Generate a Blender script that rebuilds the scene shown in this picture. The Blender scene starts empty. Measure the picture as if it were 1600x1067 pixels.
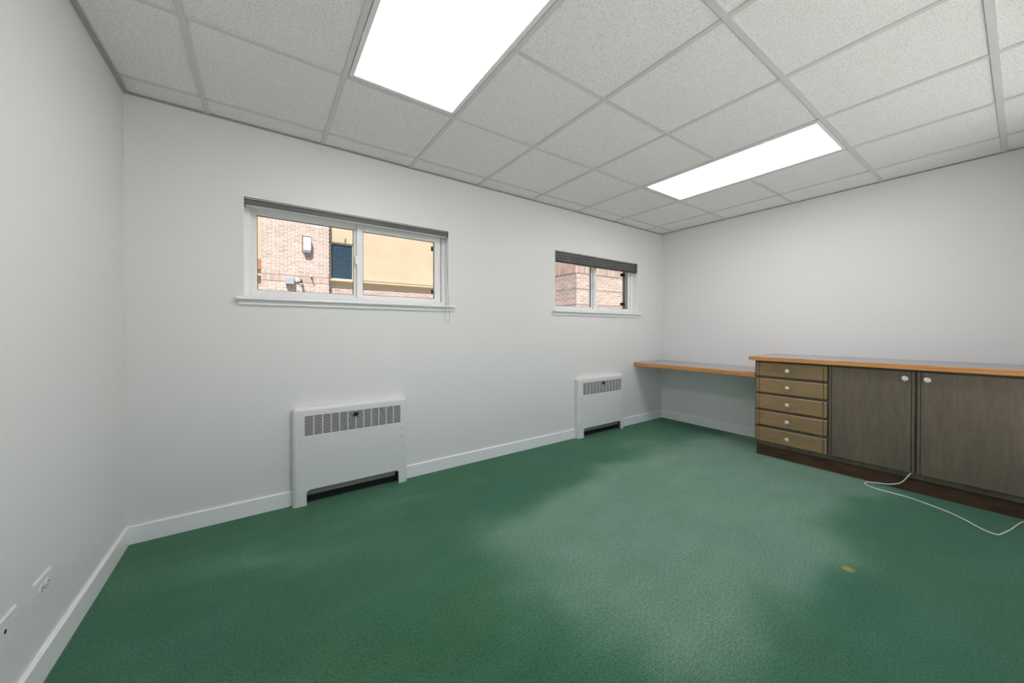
import bpy, bmesh, math, random
from mathutils import Vector, Matrix
random.seed(7)
S = bpy.context.scene
COL = S.collection

# ------------------------------------------------------------ camera, world, sun, exposure
cam_d = bpy.data.cameras.new('camera')
cam_d.sensor_fit = 'HORIZONTAL'
cam_d.sensor_width = 36.0
cam_d.lens = 558.2363 / 1600 * 36.0
cam_d.shift_y = -13.86 / 1600
cam_d.clip_start = 0.02
cam = bpy.data.objects.new('camera', cam_d)
COL.objects.link(cam)
cam.location = (0.6093, -2.7753, 1.1597)
cam.rotation_euler = (math.radians(90 - 0.349), 0, math.radians(-34.92))
S.camera = cam

W = bpy.data.worlds.new('world')
S.world = W
W.use_nodes = True
wn = W.node_tree.nodes
wl = W.node_tree.links
bg = wn['Background']
sky = wn.new('ShaderNodeTexSky')
sky.sky_type = 'NISHITA'
sky.sun_disc = False
sky.sun_elevation = math.radians(55)
sky.sun_rotation = math.radians(207)
wl.new(sky.outputs[0], bg.inputs[0])
bg.inputs[1].default_value = 0.14

SUN_DIR = Vector((0.5, 1.0, -1.6)).normalized()      # from the south-west, over our roof
sd = bpy.data.lights.new('sun', 'SUN')
sd.energy = 9.0
sd.angle = math.radians(0.53)
sd.color = (1.0, 0.965, 0.91)
sun = bpy.data.objects.new('sun', sd)
COL.objects.link(sun)
sun.rotation_euler = SUN_DIR.to_track_quat('-Z', 'Y').to_euler()
sun.location = (-4, -10, 14)

S.view_settings.view_transform = 'Standard'
S.view_settings.look = 'None'
S.view_settings.exposure = 0.0
S.view_settings.gamma = 1.0
S.view_settings.use_curve_mapping = False

LAMP = 8.1              # radiance of a lit fixture lens

# ------------------------------------------------------------ helpers
def lin(r, g, b):
    f = lambda c: (c / 255 / 12.92) if c <= 10 else ((c / 255 + 0.055) / 1.055) ** 2.4
    return (f(r), f(g), f(b), 1.0)

def mat(name, col=(0.8, 0.8, 0.8, 1), rough=0.5, metal=0.0, spec=0.5, **kw):
    m = bpy.data.materials.new(name)
    m.use_nodes = True
    b = m.node_tree.nodes['Principled BSDF']
    b.inputs['Base Color'].default_value = col
    b.inputs['Roughness'].default_value = rough
    b.inputs['Metallic'].default_value = metal
    b.inputs['Specular IOR Level'].default_value = spec
    for k, v in kw.items():
        b.inputs[k.replace('_', ' ')].default_value = v
    return m

class NT:
    """small node-graph writer"""
    def __init__(self, m):
        self.t = m.node_tree
        self.b = self.t.nodes['Principled BSDF']
    def n(self, typ, **kw):
        nd = self.t.nodes.new(typ)
        for k, v in kw.items():
            setattr(nd, k, v)
        return nd
    def l(self, a, b):
        self.t.links.new(a, b)
    def pos(self, scale=(1, 1, 1), rot=(0, 0, 0)):
        g = self.n('ShaderNodeNewGeometry')
        mp = self.n('ShaderNodeMapping')
        mp.inputs['Scale'].default_value = scale
        mp.inputs['Rotation'].default_value = rot
        self.l(g.outputs['Position'], mp.inputs['Vector'])
        return mp.outputs[0]
    def noise(self, vec, scale, detail=3, rough=0.5, dist=0.0):
        nd = self.n('ShaderNodeTexNoise')
        nd.inputs['Scale'].default_value = scale
        nd.inputs['Detail'].default_value = detail
        nd.inputs['Roughness'].default_value = rough
        nd.inputs['Distortion'].default_value = dist
        self.l(vec, nd.inputs['Vector'])
        return nd.outputs[0]
    def ramp(self, fac, stops):
        r = self.n('ShaderNodeValToRGB')
        e = r.color_ramp.elements
        while len(e) < len(stops):
            e.new(0.5)
        for i, (p, c) in enumerate(stops):
            e[i].position = p
            e[i].color = c if len(c) == 4 else (*c, 1)
        self.l(fac, r.inputs[0])
        return r.outputs[0]
    def mix(self, a, b, fac, blend='MIX'):
        x = self.n('ShaderNodeMix', data_type='RGBA', blend_type=blend)
        for s, v in ((x.inputs[6], a), (x.inputs[7], b), (x.inputs[0], fac)):
            if hasattr(v, 'is_linked') or hasattr(v, 'links'):
                self.l(v, s)
            else:
                s.default_value = v
        return x.outputs[2]
    def math(self, op, a, b=None, c=None, clamp=False):
        x = self.n('ShaderNodeMath', operation=op, use_clamp=clamp)
        for s, v in zip(x.inputs, (a, b, c)):
            if v is None:
                continue
            if hasattr(v, 'links'):
                self.l(v, s)
            else:
                s.default_value = v
        return x.outputs[0]
    def bump(self, h, strength=0.3, dist=0.002):
        bp = self.n('ShaderNodeBump')
        bp.inputs['Strength'].default_value = strength
        bp.inputs['Distance'].default_value = dist
        self.l(h, bp.inputs['Height'])
        self.l(bp.outputs[0], self.b.inputs['Normal'])
    def color(self, c):
        self.l(c, self.b.inputs['Base Color'])

def box(bm, x0, x1, y0, y1, z0, z1):
    v = [bm.verts.new(p) for p in ((x0, y0, z0), (x1, y0, z0), (x1, y1, z0), (x0, y1, z0),
                                   (x0, y0, z1), (x1, y0, z1), (x1, y1, z1), (x0, y1, z1))]
    fs = []
    for q in ((3, 2, 1, 0), (4, 5, 6, 7), (0, 1, 5, 4), (1, 2, 6, 5), (2, 3, 7, 6), (3, 0, 4, 7)):
        fs.append(bm.faces.new([v[i] for i in q]))
    return v, fs

def B(*boxes, bevel=0.0, seg=1):
    bm = bmesh.new()
    for b in boxes:
        box(bm, *b)
    if bevel:
        bmesh.ops.bevel(bm, geom=bm.edges[:], offset=bevel, segments=seg, affect='EDGES', profile=0.5)
    return bm

def prism(bm, prof, axis, a0, a1):
    """extrude a 2-D profile (list of (u,v)) along axis 'x' (u=y,v=z), 'y' (u=x,v=z) or 'z' (u=x,v=y)"""
    def P(u, v, a):
        return {'x': (a, u, v), 'y': (u, a, v), 'z': (u, v, a)}[axis]
    r0 = [bm.verts.new(P(u, v, a0)) for u, v in prof]
    r1 = [bm.verts.new(P(u, v, a1)) for u, v in prof]
    n = len(prof)
    for i in range(n):
        bm.faces.new((r0[i], r0[(i + 1) % n], r1[(i + 1) % n], r1[i]))
    bm.faces.new(r0[::-1])
    bm.faces.new(r1)
    bmesh.ops.recalc_face_normals(bm, faces=bm.faces[:])

def tube(bm, pts, r, seg=8, closed=False):
    pts = [Vector(p) for p in pts]
    n = len(pts)
    rings = []
    up = Vector((0, 0, 1))
    for i, p in enumerate(pts):
        a = pts[(i - 1) % n] if (closed or i > 0) else p
        b = pts[(i + 1) % n] if (closed or i < n - 1) else p
        t = (b - a).normalized()
        s = t.cross(up)
        if s.length < 1e-3:
            s = t.cross(Vector((1, 0, 0)))
        s.normalize()
        u = s.cross(t)
        rings.append([bm.verts.new(p + (s * math.cos(k * 2 * math.pi / seg) + u * math.sin(k * 2 * math.pi / seg)) * r) for k in range(seg)])
    for i in range(n if closed else n - 1):
        A, C = rings[i], rings[(i + 1) % n]
        for k in range(seg):
            bm.faces.new((A[k], A[(k + 1) % seg], C[(k + 1) % seg], C[k]))
    if not closed:
        bm.faces.new(rings[0][::-1])
        bm.faces.new(rings[-1])
    bmesh.ops.recalc_face_normals(bm, faces=bm.faces[:])

def lathe(bm, prof, origin, axis, seg=12):
    """prof = [(distance along axis, radius)...]"""
    o = Vector(origin)
    ax = Vector(axis).normalized()
    s = ax.orthogonal().normalized()
    u = ax.cross(s)
    rings = []
    for d, r in prof:
        c = o + ax * d
        rings.append([bm.verts.new(c + (s * math.cos(k * 2 * math.pi / seg) + u * math.sin(k * 2 * math.pi / seg)) * r) for k in range(seg)])
    for A, C in zip(rings, rings[1:]):
        for k in range(seg):
            bm.faces.new((A[k], A[(k + 1) % seg], C[(k + 1) % seg], C[k]))
    bm.faces.new(rings[0][::-1])
    bm.faces.new(rings[-1])
    bmesh.ops.recalc_face_normals(bm, faces=bm.faces[:])

def wloc(o):
    v = Vector(o.location)
    return v + wloc(o.parent) if o.parent else v

def obj(name, bm, m, parent=None, smooth=False):
    """link a bmesh given in world coordinates; origin at the centre of its base"""
    xs = [v.co.x for v in bm.verts]; ys = [v.co.y for v in bm.verts]; zs = [v.co.z for v in bm.verts]
    o0 = Vector(((min(xs) + max(xs)) / 2, (min(ys) + max(ys)) / 2, min(zs)))
    for v in bm.verts:
        v.co -= o0
    me = bpy.data.meshes.new(name)
    bm.to_mesh(me)
    bm.free()
    if smooth:
        for p in me.polygons:
            p.use_smooth = True
    me.materials.append(m)
    o = bpy.data.objects.new(name, me)
    COL.objects.link(o)
    if parent:
        o.parent = parent
        o.location = o0 - wloc(parent)
    else:
        o.location = o0
    return o

def tag(o, label, cat=None, group=None, kind=None):
    o['label'] = label
    if cat:
        o['category'] = cat
    if group:
        o['group'] = group
    if kind:
        o['kind'] = kind
    return o

def thing(name, loc, label, cat, group=None, kind=None):
    o = bpy.data.objects.new(name, None)
    o.empty_display_size = 0.1
    COL.objects.link(o)
    o.location = loc
    return tag(o, label, cat, group, kind)

def inst(name, me, parent, wpos, scale=(1, 1, 1)):
    o = bpy.data.objects.new(name, me)
    COL.objects.link(o)
    o.parent = parent
    o.location = Vector(wpos) - wloc(parent)
    o.scale = scale
    return o

# ------------------------------------------------------------ materials
M = {}
def wall_paint():
    m = mat('wall_paint', lin(236, 235, 233), 0.42, spec=0.35)
    t = NT(m)
    p = t.pos()
    t.bump(t.noise(p, 260, 3), 0.10, 0.0015)
    return m
M['wall'] = wall_paint()
M['trim'] = mat('trim_white', lin(250, 249, 248), 0.32)
M['vinyl'] = mat('window_vinyl', lin(252, 251, 250), 0.28)
M['plate'] = mat('plate_white', lin(238, 238, 236), 0.35)

def tile_mat():
    m = mat('ceiling_tile', lin(226, 223, 218), 0.9, spec=0.1)
    t = NT(m)
    p = t.pos()
    n1 = t.noise(p, 190, 3, 0.6)
    n2 = t.noise(p, 9, 3)
    c = t.ramp(n1, [(0.30, lin(172, 170, 166)), (0.44, lin(238, 236, 232)), (0.62, lin(249, 246, 246))])
    c = t.mix(c, lin(243, 242, 244), t.math('MULTIPLY', n2, 0.45))
    t.color(c)
    t.bump(n1, 0.55, 0.003)
    return m
M['tile'] = tile_mat()
M['tee'] = mat('grid_tee', lin(214, 213, 211), 0.35, spec=0.5)
M['angle'] = mat('wall_angle_shaded', lin(168, 168, 164), 0.4)  # darker than the tees: shade and reflection put into the metal's colour
M['slab'] = mat('ceiling_slab', lin(120, 120, 118), 0.9)
M['housing'] = mat('fixture_white', lin(236, 236, 234), 0.35)
M['gap'] = mat('dark_gap', lin(30, 30, 30), 0.7)

def lens_mat():
    m = mat('light_lens', lin(245, 245, 243), 0.4)
    t = NT(m)
    p = t.pos()
    t.bump(t.noise(p, 500, 1), 0.2, 0.001)
    t.b.inputs['Emission Color'].default_value = (1.0, 0.965, 0.995, 1)
    t.b.inputs['Emission Strength'].default_value = LAMP
    return m
M['lens'] = lens_mat()

def carpet():
    m = mat('carpet', lin(50, 98, 76), 0.95, spec=0.08)
    t = NT(m)
    b = t.b
    p = t.pos()
    big = t.noise(p, 1.1, 4, 0.55)
    mid = t.noise(p, 4.5, 4, 0.6, 0.6)
    streak = t.noise(t.pos((0.9, 3.2, 1), (0, 0, math.radians(-24))), 2.2, 4, 0.6)
    fine = t.noise(p, 240, 2, 0.65)
    # traffic wear: pale worn lane through the middle of the room
    geo = t.n('ShaderNodeNewGeometry')
    sep = t.n('ShaderNodeSeparateXYZ')
    wob = t.n('ShaderNodeMix', data_type='VECTOR')
    nz = t.n('ShaderNodeTexNoise')
    nz.inputs['Scale'].default_value = 1.6
    t.l(geo.outputs['Position'], nz.inputs['Vector'])
    add = t.n('ShaderNodeVectorMath', operation='MULTIPLY_ADD')
    t.l(nz.outputs[1], add.inputs[0])
    add.inputs[1].default_value = (0.6, 0.6, 0)
    t.l(geo.outputs['Position'], add.inputs[2])
    t.l(add.outputs[0], sep.inputs[0])
    X, Y = sep.outputs[0], sep.outputs[1]
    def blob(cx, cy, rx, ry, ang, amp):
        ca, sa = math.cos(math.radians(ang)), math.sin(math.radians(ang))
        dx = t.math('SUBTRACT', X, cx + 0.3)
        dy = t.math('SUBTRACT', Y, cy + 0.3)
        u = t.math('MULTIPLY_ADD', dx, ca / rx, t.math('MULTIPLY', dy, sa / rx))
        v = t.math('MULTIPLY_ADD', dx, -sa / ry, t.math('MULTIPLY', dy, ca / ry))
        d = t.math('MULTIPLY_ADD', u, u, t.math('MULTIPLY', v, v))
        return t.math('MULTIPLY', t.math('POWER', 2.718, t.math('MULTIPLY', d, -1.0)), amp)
    def step(v, e0, e1):
        mr = t.n('ShaderNodeMapRange', interpolation_type='SMOOTHSTEP')
        t.l(v, mr.inputs[0])
        mr.inputs[1].default_value = e0
        mr.inputs[2].default_value = e1
        return mr.outputs[0]
    # wobble adds 0.6 * ~0.5, so limits are shifted by 0.3
    lane = t.math('MULTIPLY', step(X, 1.35 + 0.3, 1.95 + 0.3), step(Y, -0.70 + 0.3, -0.98 + 0.3))
    lane = t.math('MULTIPLY', lane, step(Y, -2.36 + 0.3, -2.02 + 0.3))
    w = t.math('MULTIPLY', lane, 0.82)
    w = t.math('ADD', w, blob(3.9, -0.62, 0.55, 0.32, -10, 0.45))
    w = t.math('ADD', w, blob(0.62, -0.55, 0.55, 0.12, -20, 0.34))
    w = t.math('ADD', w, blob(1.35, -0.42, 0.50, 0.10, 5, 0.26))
    w = t.math('ADD', w, blob(2.55, -0.50, 0.7, 0.16, 0, -0.10))
    w = t.math('ADD', w, t.math('MULTIPLY_ADD', streak, 0.42, -0.17))
    w = t.math('ADD', w, t.math('MULTIPLY_ADD', mid, 0.34, -0.17))
    w = t.math('ADD', w, t.math('MULTIPLY_ADD', big, 0.34, -0.15), clamp=True)
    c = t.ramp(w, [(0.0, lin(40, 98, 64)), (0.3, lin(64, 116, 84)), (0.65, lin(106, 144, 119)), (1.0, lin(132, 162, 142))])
    # bluish / olive drift in the dye
    hue = t.noise(p, 1.7, 2)
    c = t.mix(c, t.ramp(hue, [(0.35, lin(84, 124, 116)), (0.65, lin(92, 120, 88))]), 0.22)
    c = t.mix(c, t.ramp(fine, [(0.32, (0.35, 0.35, 0.35, 1)), (0.5, (0.95, 0.95, 0.95, 1)), (0.68, (1.4, 1.4, 1.4, 1))]), 0.85, 'MULTIPLY')
    pile = t.noise(p, 105, 3, 0.7)
    c = t.mix(c, t.ramp(pile, [(0.36, (0.62, 0.62, 0.62, 1)), (0.5, (1, 1, 1, 1)), (0.66, (1.32, 1.32, 1.32, 1))]), 0.8, 'MULTIPLY')
    # small old stains
    def spot(c, x, y, r, colr, k):
        d = t.n('ShaderNodeVectorMath', operation='DISTANCE')
        t.l(geo.outputs['Position'], d.inputs[0])
        d.inputs[1].default_value = (x, y, 0)
        f = t.math('MULTIPLY', t.math('SUBTRACT', 1.0, t.math('DIVIDE', d.outputs['Value'], r), clamp=True), k, clamp=True)
        return t.mix(c, colr, f)
    c = spot(c, 2.939, -2.292, 0.030, lin(178, 150, 78), 1.6)
    c = spot(c, 0.92, -0.905, 0.012, lin(112, 84, 50), 1.5)
    c = spot(c, 1.244, -1.595, 0.010, lin(112, 84, 50), 1.5)
    c = spot(c, 2.263, -0.659, 0.014, lin(104, 84, 60), 1.3)
    t.color(c)
    b.inputs['Sheen Weight'].default_value = 0.25
    b.inputs['Sheen Roughness'].default_value = 0.6
    b.inputs['Sheen Tint'].default_value = (0.6, 0.9, 0.75, 1)
    t.bump(fine, 0.8, 0.004)
    return m
M['carpet'] = carpet()

def wood(name, c0, c1, c2, scale, rot=(0, 0, 0), rough=0.4, spec=0.5):
    m = mat(name, c1, rough, spec=spec)
    t = NT(m)
    p = t.pos(scale, rot)
    n1 = t.noise(p, 1.0, 6, 0.65, 0.8)
    n2 = t.noise(p, 5.0, 3, 0.6)
    c = t.ramp(n1, [(0.3, c0), (0.5, c1), (0.7, c2)])
    c = t.mix(c, t.ramp(n2, [(0.3, (0.72, 0.72, 0.72, 1)), (0.6, (1, 1, 1, 1))]), 0.6, 'MULTIPLY')
    t.color(c)
    t.bump(n2, 0.12, 0.001)
    return m
M['oak'] = wood('oak_edge', lin(186, 124, 66), lin(214, 150, 86), lin(230, 172, 108), (40, 2.2, 40), rough=0.35)
M['door_wood'] = wood('stained_door_wood', lin(104, 96, 86), lin(113, 102, 88), lin(124, 109, 91), (14, 14, 1.6), rough=0.36)
M['drawer_wood'] = wood('stained_drawer_wood_sheen', lin(142, 119, 88), lin(154, 127, 91), lin(165, 134, 94), (14, 3.0, 14), rough=0.36)  # browner than the doors: the drawers' sheen is put into the wood colour
M['carcass'] = wood('carcass_wood', lin(78, 72, 62), lin(94, 86, 72), lin(110, 98, 82), (14, 14, 2), rough=0.45)
M['toe'] = wood('toe_kick_wood', lin(62, 44, 28), lin(84, 58, 36), lin(98, 72, 46), (14, 3, 14), rough=0.5)
def laminate():
    m = mat('grey_laminate', lin(172, 172, 178), 0.30, spec=0.5)
    t = NT(m)
    t.color(t.ramp(t.noise(t.pos(), 160, 3, 0.6), [(0.35, lin(160, 160, 166)), (0.65, lin(182, 182, 188))]))
    return m
M['laminate'] = laminate()
M['crystal'] = mat('crystal_knob', lin(246, 246, 244), 0.06, spec=0.8, Transmission_Weight=0.35)
M['chrome'] = mat('chrome', lin(215, 215, 215), 0.15, 1.0)
M['heater'] = mat('heater_enamel', lin(232, 232, 229), 0.36)
M['black'] = mat('black_plastic', lin(22, 22, 22), 0.4)
M['fin'] = mat('dull_metal', lin(150, 147, 140), 0.5, 0.3)
M['dark_in'] = mat('dark_interior', lin(38, 36, 33), 0.8)
M['screw'] = mat('screw', lin(205, 205, 202), 0.3, 0.3)
def shade_mat():
    m = mat('shade_fabric', lin(98, 98, 96), 0.55)
    t = NT(m)
    t.color(t.ramp(t.noise(t.pos((1, 1, 14)), 6, 2), [(0.3, lin(88, 88, 86)), (0.7, lin(108, 108, 106))]))
    return m
M['shade'] = shade_mat()
M['shade_rail'] = mat('shade_rail', lin(205, 205, 204), 0.35)
M['chain'] = mat('bead_chain', lin(150, 150, 150), 0.35, 0.3)
M['cable'] = mat('white_cable', lin(242, 240, 232), 0.4)
M['blue'] = mat('blue_plastic', lin(70, 130, 205), 0.4)
def glass():
    m = bpy.data.materials.new('window_glass')
    m.use_nodes = True
    t = m.node_tree
    t.nodes.remove(t.nodes['Principled BSDF'])
    tr = t.nodes.new('ShaderNodeBsdfTransparent')
    tr.inputs[0].default_value = (0.97, 0.985, 0.98, 1)
    gl = t.nodes.new('ShaderNodeBsdfGlossy')
    gl.inputs['Roughness'].default_value = 0.0
    ge = t.nodes.new('ShaderNodeNewGeometry')
    dt = t.nodes.new('ShaderNodeVectorMath'); dt.operation = 'DOT_PRODUCT'
    t.links.new(ge.outputs['Normal'], dt.inputs[0]); t.links.new(ge.outputs['Incoming'], dt.inputs[1])
    def mth(op, x, y):
        q = t.nodes.new('ShaderNodeMath'); q.operation = op
        for so, v in zip(q.inputs, (x, y)):
            if hasattr(v, 'links'): t.links.new(v, so)
            elif v is not None: so.default_value = v
        return q.outputs[0]
    cs = mth('SUBTRACT', 1.0, mth('ABSOLUTE', dt.outputs['Value'], None))
    fr = mth('ADD', mth('MULTIPLY', mth('POWER', cs, 5.0), 0.4), 0.008)
    mx = t.nodes.new('ShaderNodeMixShader')
    t.links.new(fr, mx.inputs[0])
    t.links.new(tr.outputs[0], mx.inputs[1])
    t.links.new(gl.outputs[0], mx.inputs[2])
    t.links.new(mx.outputs[0], t.nodes['Material Output'].inputs[0])
    return m
M['glass'] = glass()

# exterior
def brick_mat():
    m = mat('brick', lin(190, 130, 110), 0.9, spec=0.1)
    t = NT(m)
    oi = t.n('ShaderNodeObjectInfo')
    ge = t.n('ShaderNodeNewGeometry')
    r = t.math('FRACT', t.math('ADD', oi.outputs['Random'], ge.outputs['Random Per Island']))
    c = t.ramp(r, [(0.0, lin(166, 152, 147)), (0.2, lin(180, 160, 150)), (0.4, lin(194, 168, 156)), (0.6, lin(188, 158, 147)), (0.8, lin(202, 178, 165)), (1.0, lin(176, 151, 143))])
    n = t.noise(t.pos(), 60, 3)
    c = t.mix(c, t.ramp(n, [(0.3, (0.78, 0.78, 0.78, 1)), (0.6, (1, 1, 1, 1))]), 0.6, 'MULTIPLY')
    t.color(c)
    t.bump(n, 0.3, 0.003)
    return m
M['brick'] = brick_mat()
M['mortar'] = mat('mortar', lin(238, 229, 221), 0.95, spec=0.05)
def stucco(name, c0, c1):
    m = mat(name, c0, 0.95, spec=0.05)
    t = NT(m)
    n = t.noise(t.pos(), 2.2, 5, 0.6)
    t.color(t.ramp(n, [(0.35, c0), (0.65, c1)]))
    t.bump(t.noise(t.pos(), 70, 3), 0.3, 0.004)
    return m
M['stucco'] = stucco('stucco', lin(188, 169, 146), lin(196, 177, 153))
M['ledge'] = stucco('ledge_stucco', lin(204, 184, 156), lin(210, 190, 162))
M['flash'] = mat('brown_flashing', lin(104, 88, 66), 0.6)
M['cream'] = mat('cream_frame', lin(228, 210, 184), 0.5)
def dark_glass():
    m = mat('dark_glass', lin(44, 62, 78), 0.12, spec=0.5)
    t = NT(m)
    n = t.noise(t.pos(), 26, 4, 0.75)
    t.color(t.ramp(n, [(0.4, lin(30, 44, 58)), (0.6, lin(52, 70, 84)), (0.72, lin(120, 140, 150))]))  # pale specks: a tree reflection put into the pane's colour
    return m
M['dark_glass'] = dark_glass()
M['grey_metal'] = mat('grey_metal', lin(168, 172, 182), 0.45, 0.2)
M['white_metal'] = mat('white_metal', lin(228, 230, 234), 0.4)
M['dark_metal'] = mat('dark_metal', lin(52, 48, 46), 0.5, 0.3)
M['exterior'] = mat('exterior_render', lin(150, 142, 134), 0.9)
M['tan'] = mat('tan_timber', lin(170, 120, 76), 0.7)
M['concrete'] = stucco('concrete', lin(226, 222, 220), lin(236, 232, 230))  # kept pale so the added slab outside bounces sunlight indoors
M['ground'] = mat('asphalt', lin(128, 124, 118), 0.95, spec=0.1)

# ------------------------------------------------------------ the room
RW, RH, RY = 4.988, 2.437, -3.06       # width, ceiling height, front wall
WT = 0.22                             # back wall thickness
win_x = (0.511, 3.082)
WW, WZ0, WZ1 = 1.389, 1.371, 1.998

o = obj('floor', B((-0.2, RW + 0.2, RY - 0.2, WT, -0.12, 0.0)), M['carpet'])
tag(o, 'worn green cut pile carpet covering the whole floor', 'floor', kind='structure')

def wall_with_holes(x0, x1, z0, z1, y0, y1, holes):
    xs = sorted({x0, x1, *[h[0] for h in holes], *[h[1] for h in holes]})
    zs = sorted({z0, z1, *[h[2] for h in holes], *[h[3] for h in holes]})
    def hole(i, k):
        if i < 0 or k < 0 or i >= len(xs) - 1 or k >= len(zs) - 1:
            return True
        cx, cz = (xs[i] + xs[i + 1]) / 2, (zs[k] + zs[k + 1]) / 2
        return any(h[0] < cx < h[1] and h[2] < cz < h[3] for h in holes)
    bm = bmesh.new()
    def q(*pts):
        bm.faces.new([bm.verts.new(p) for p in pts])
    for i in range(len(xs) - 1):
        for k in range(len(zs) - 1):
            if hole(i, k):
                continue
            a, b, c, d = xs[i], xs[i + 1], zs[k], zs[k + 1]
            q((a, y0, c), (b, y0, c), (b, y0, d), (a, y0, d))
            q((a, y1, c), (a, y1, d), (b, y1, d), (b, y1, c))
            if hole(i - 1, k): q((a, y0, c), (a, y0, d), (a, y1, d), (a, y1, c))
            if hole(i + 1, k): q((b, y0, c), (b, y1, c), (b, y1, d), (b, y0, d))
            if hole(i, k - 1): q((a, y0, c), (a, y1, c), (b, y1, c), (b, y0, c))
            if hole(i, k + 1): q((a, y0, d), (b, y0, d), (b, y1, d), (a, y1, d))
    bmesh.ops.remove_doubles(bm, verts=bm.verts[:], dist=1e-5)
    bmesh.ops.recalc_face_normals(bm, faces=bm.faces[:])
    return bm

o = obj('wall_back', wall_with_holes(-0.2, RW + 0.2, 0, 2.62, 0, WT, [(x, x + WW, WZ0, WZ1) for x in win_x]), M['wall'])
tag(o, 'pale grey painted wall with two high windows', 'wall', kind='structure')
o = obj('wall_left', B((-0.2, 0, RY, 0, 0, 2.62)), M['wall'])
tag(o, 'pale grey painted wall at the left with two low plates', 'wall', kind='structure')
o = obj('wall_right', B((RW, RW + 0.2, RY, 0, 0, 2.62)), M['wall'])
tag(o, 'pale grey painted wall behind the desk and cabinets', 'wall', kind='structure')
FWIN = (0.45, 4.30, 0.12, 2.30)  # opening added behind the camera to let daylight in
o = obj('wall_front', wall_with_holes(-0.2, RW + 0.2, 0, 2.62, RY - 0.2, RY, [FWIN]), M['wall'])
tag(o, 'pale grey painted wall facing the two windows', 'wall', kind='structure')

# baseboards: square profile with an eased top edge
HX = ((0.765, 1.523), (3.370, 4.128))      # heater spans
def base_prof(t=0.013, h=0.097):
    return [(0, 0), (-t, 0), (-t, h - 0.004), (-t + 0.004, h), (0, h)]
def baseboard(name, segs, label):
    for a, b in segs:
        bm = bmesh.new()
        prism(bm, base_prof(), 'x', a, b)
        tag(obj(name, bm, M['trim']), label(a), 'baseboard', kind='structure')
lab = {0.0: 'white baseboard between the left corner and the nearer heater', 1: 'white baseboard between the two wall heaters', 2: 'short white baseboard between the farther heater and the right corner'}
baseboard('baseboard_back', [(0.0, HX[0][0]), (HX[0][1], HX[1][0]), (HX[1][1], RW)],
          lambda a: lab[0.0] if a == 0 else (lab[1] if a < 2 else lab[2]))
bm = bmesh.new()
prism(bm, [(-u, v) for u, v in base_prof()], 'y', RY, -0.013)
tag(obj('baseboard_left', bm, M['trim']), 'white baseboard along the left wall under the plates', 'baseboard', kind='structure')
bm = bmesh.new()
prism(bm, [(RW + u, v) for u, v in base_prof()], 'y', -1.335, -0.013)
tag(obj('baseboard_right', bm, M['trim']), 'white baseboard on the right wall under the desk', 'baseboard', kind='structure')

# ceiling: slab, tiles and tee grid
ceil = obj('ceiling', B((0, RW, RY, 0, 2.49, 2.62)), M['slab'])
tag(ceil, 'suspended ceiling of white speckled tiles in a metal grid', 'ceiling', kind='structure')
TS = 0.6096
gx = [0.3431 + TS * i for i in range(7)] + [0.3431 + TS * 6 + 0.6163]        # columns B..I
gy = [-0.1808, -0.8094, -1.4425, -2.0717, -2.6921]
while gy[-1] - 0.62 > RY:
    gy.append(gy[-1] - 0.6255)
TZ = RH + 0.006                         # tile face just above the tee flange
FIX = [(1, 1), (5, 1)]  # fixtures: column index, first row index (two rows long)
fix_cells = {(c, r) for c, r0 in FIX for r in (r0, r0 + 1)}
xe = [0.0] + gx + [RW]
ye = [0.0] + gy + [RY]
tile_me = {}
for i in range(len(xe) - 1):
    for k in range(len(ye) - 1):
        if (i - 1, k - 1) in fix_cells:
            continue
        x0, x1, y0, y1 = xe[i], xe[i + 1], ye[k + 1], ye[k]
        w, d = x1 - x0 - 0.006, y1 - y0 - 0.006
        key = (round(w, 3), round(d, 3))
        if key not in tile_me:
            b_ = B((-w / 2, w / 2, -d / 2, d / 2, 0, 0.016), bevel=0.002)
            me = bpy.data.meshes.new('ceiling_tile')
            b_.to_mesh(me); b_.free()
            me.materials.append(M['tile'])
            tile_me[key] = me
        # lay-in tiles never sit perfectly flat
        t_ = inst('ceiling_tile', tile_me[key], ceil, ((x0 + x1) / 2, (y0 + y1) / 2, TZ + random.uniform(0, 0.0012)))
        t_.rotation_euler = (random.uniform(-0.0008, 0.0008), random.uniform(-0.0008, 0.0008), 0)
def tee_bm(axis, a0, a1, c, w=0.024, z=RH):
    f = w / 2
    bm = bmesh.new()
    prof = [(c - f, z), (c + f, z), (c + f, z + 0.0055), (c + 0.001, z + 0.0055), (c + 0.001, z + 0.03), (c - 0.001, z + 0.03), (c - 0.001, z + 0.0055), (c - f, z + 0.0055)]
    prism(bm, prof, axis, a0, a1)
    return bm
for k, y in enumerate(gy):
    if k in (3, 4, 6):       # the long main runners
        obj('main_tee', tee_bm('x', 0, RW, y, 0.026), M['tee'], ceil)
    else:
        for i in range(len(xe) - 1):
            if (i - 1, k - 1) in fix_cells and (i - 1, k) in fix_cells:
                continue
            a, b_ = xe[i], xe[i + 1]
            obj('cross_tee', tee_bm('x', a + (0.012 if i else 0), b_ - 0.012, y, 0.022 if k else 0.018), M['tee'], ceil)
for i, x in enumerate(gx):
    for k in range(len(ye) - 1):
        obj('cross_tee', tee_bm('y', ye[k + 1] + 0.0, ye[k], x, 0.024 if i < 7 else 0.016, RH + 0.0004), M['tee'], ceil)
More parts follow.
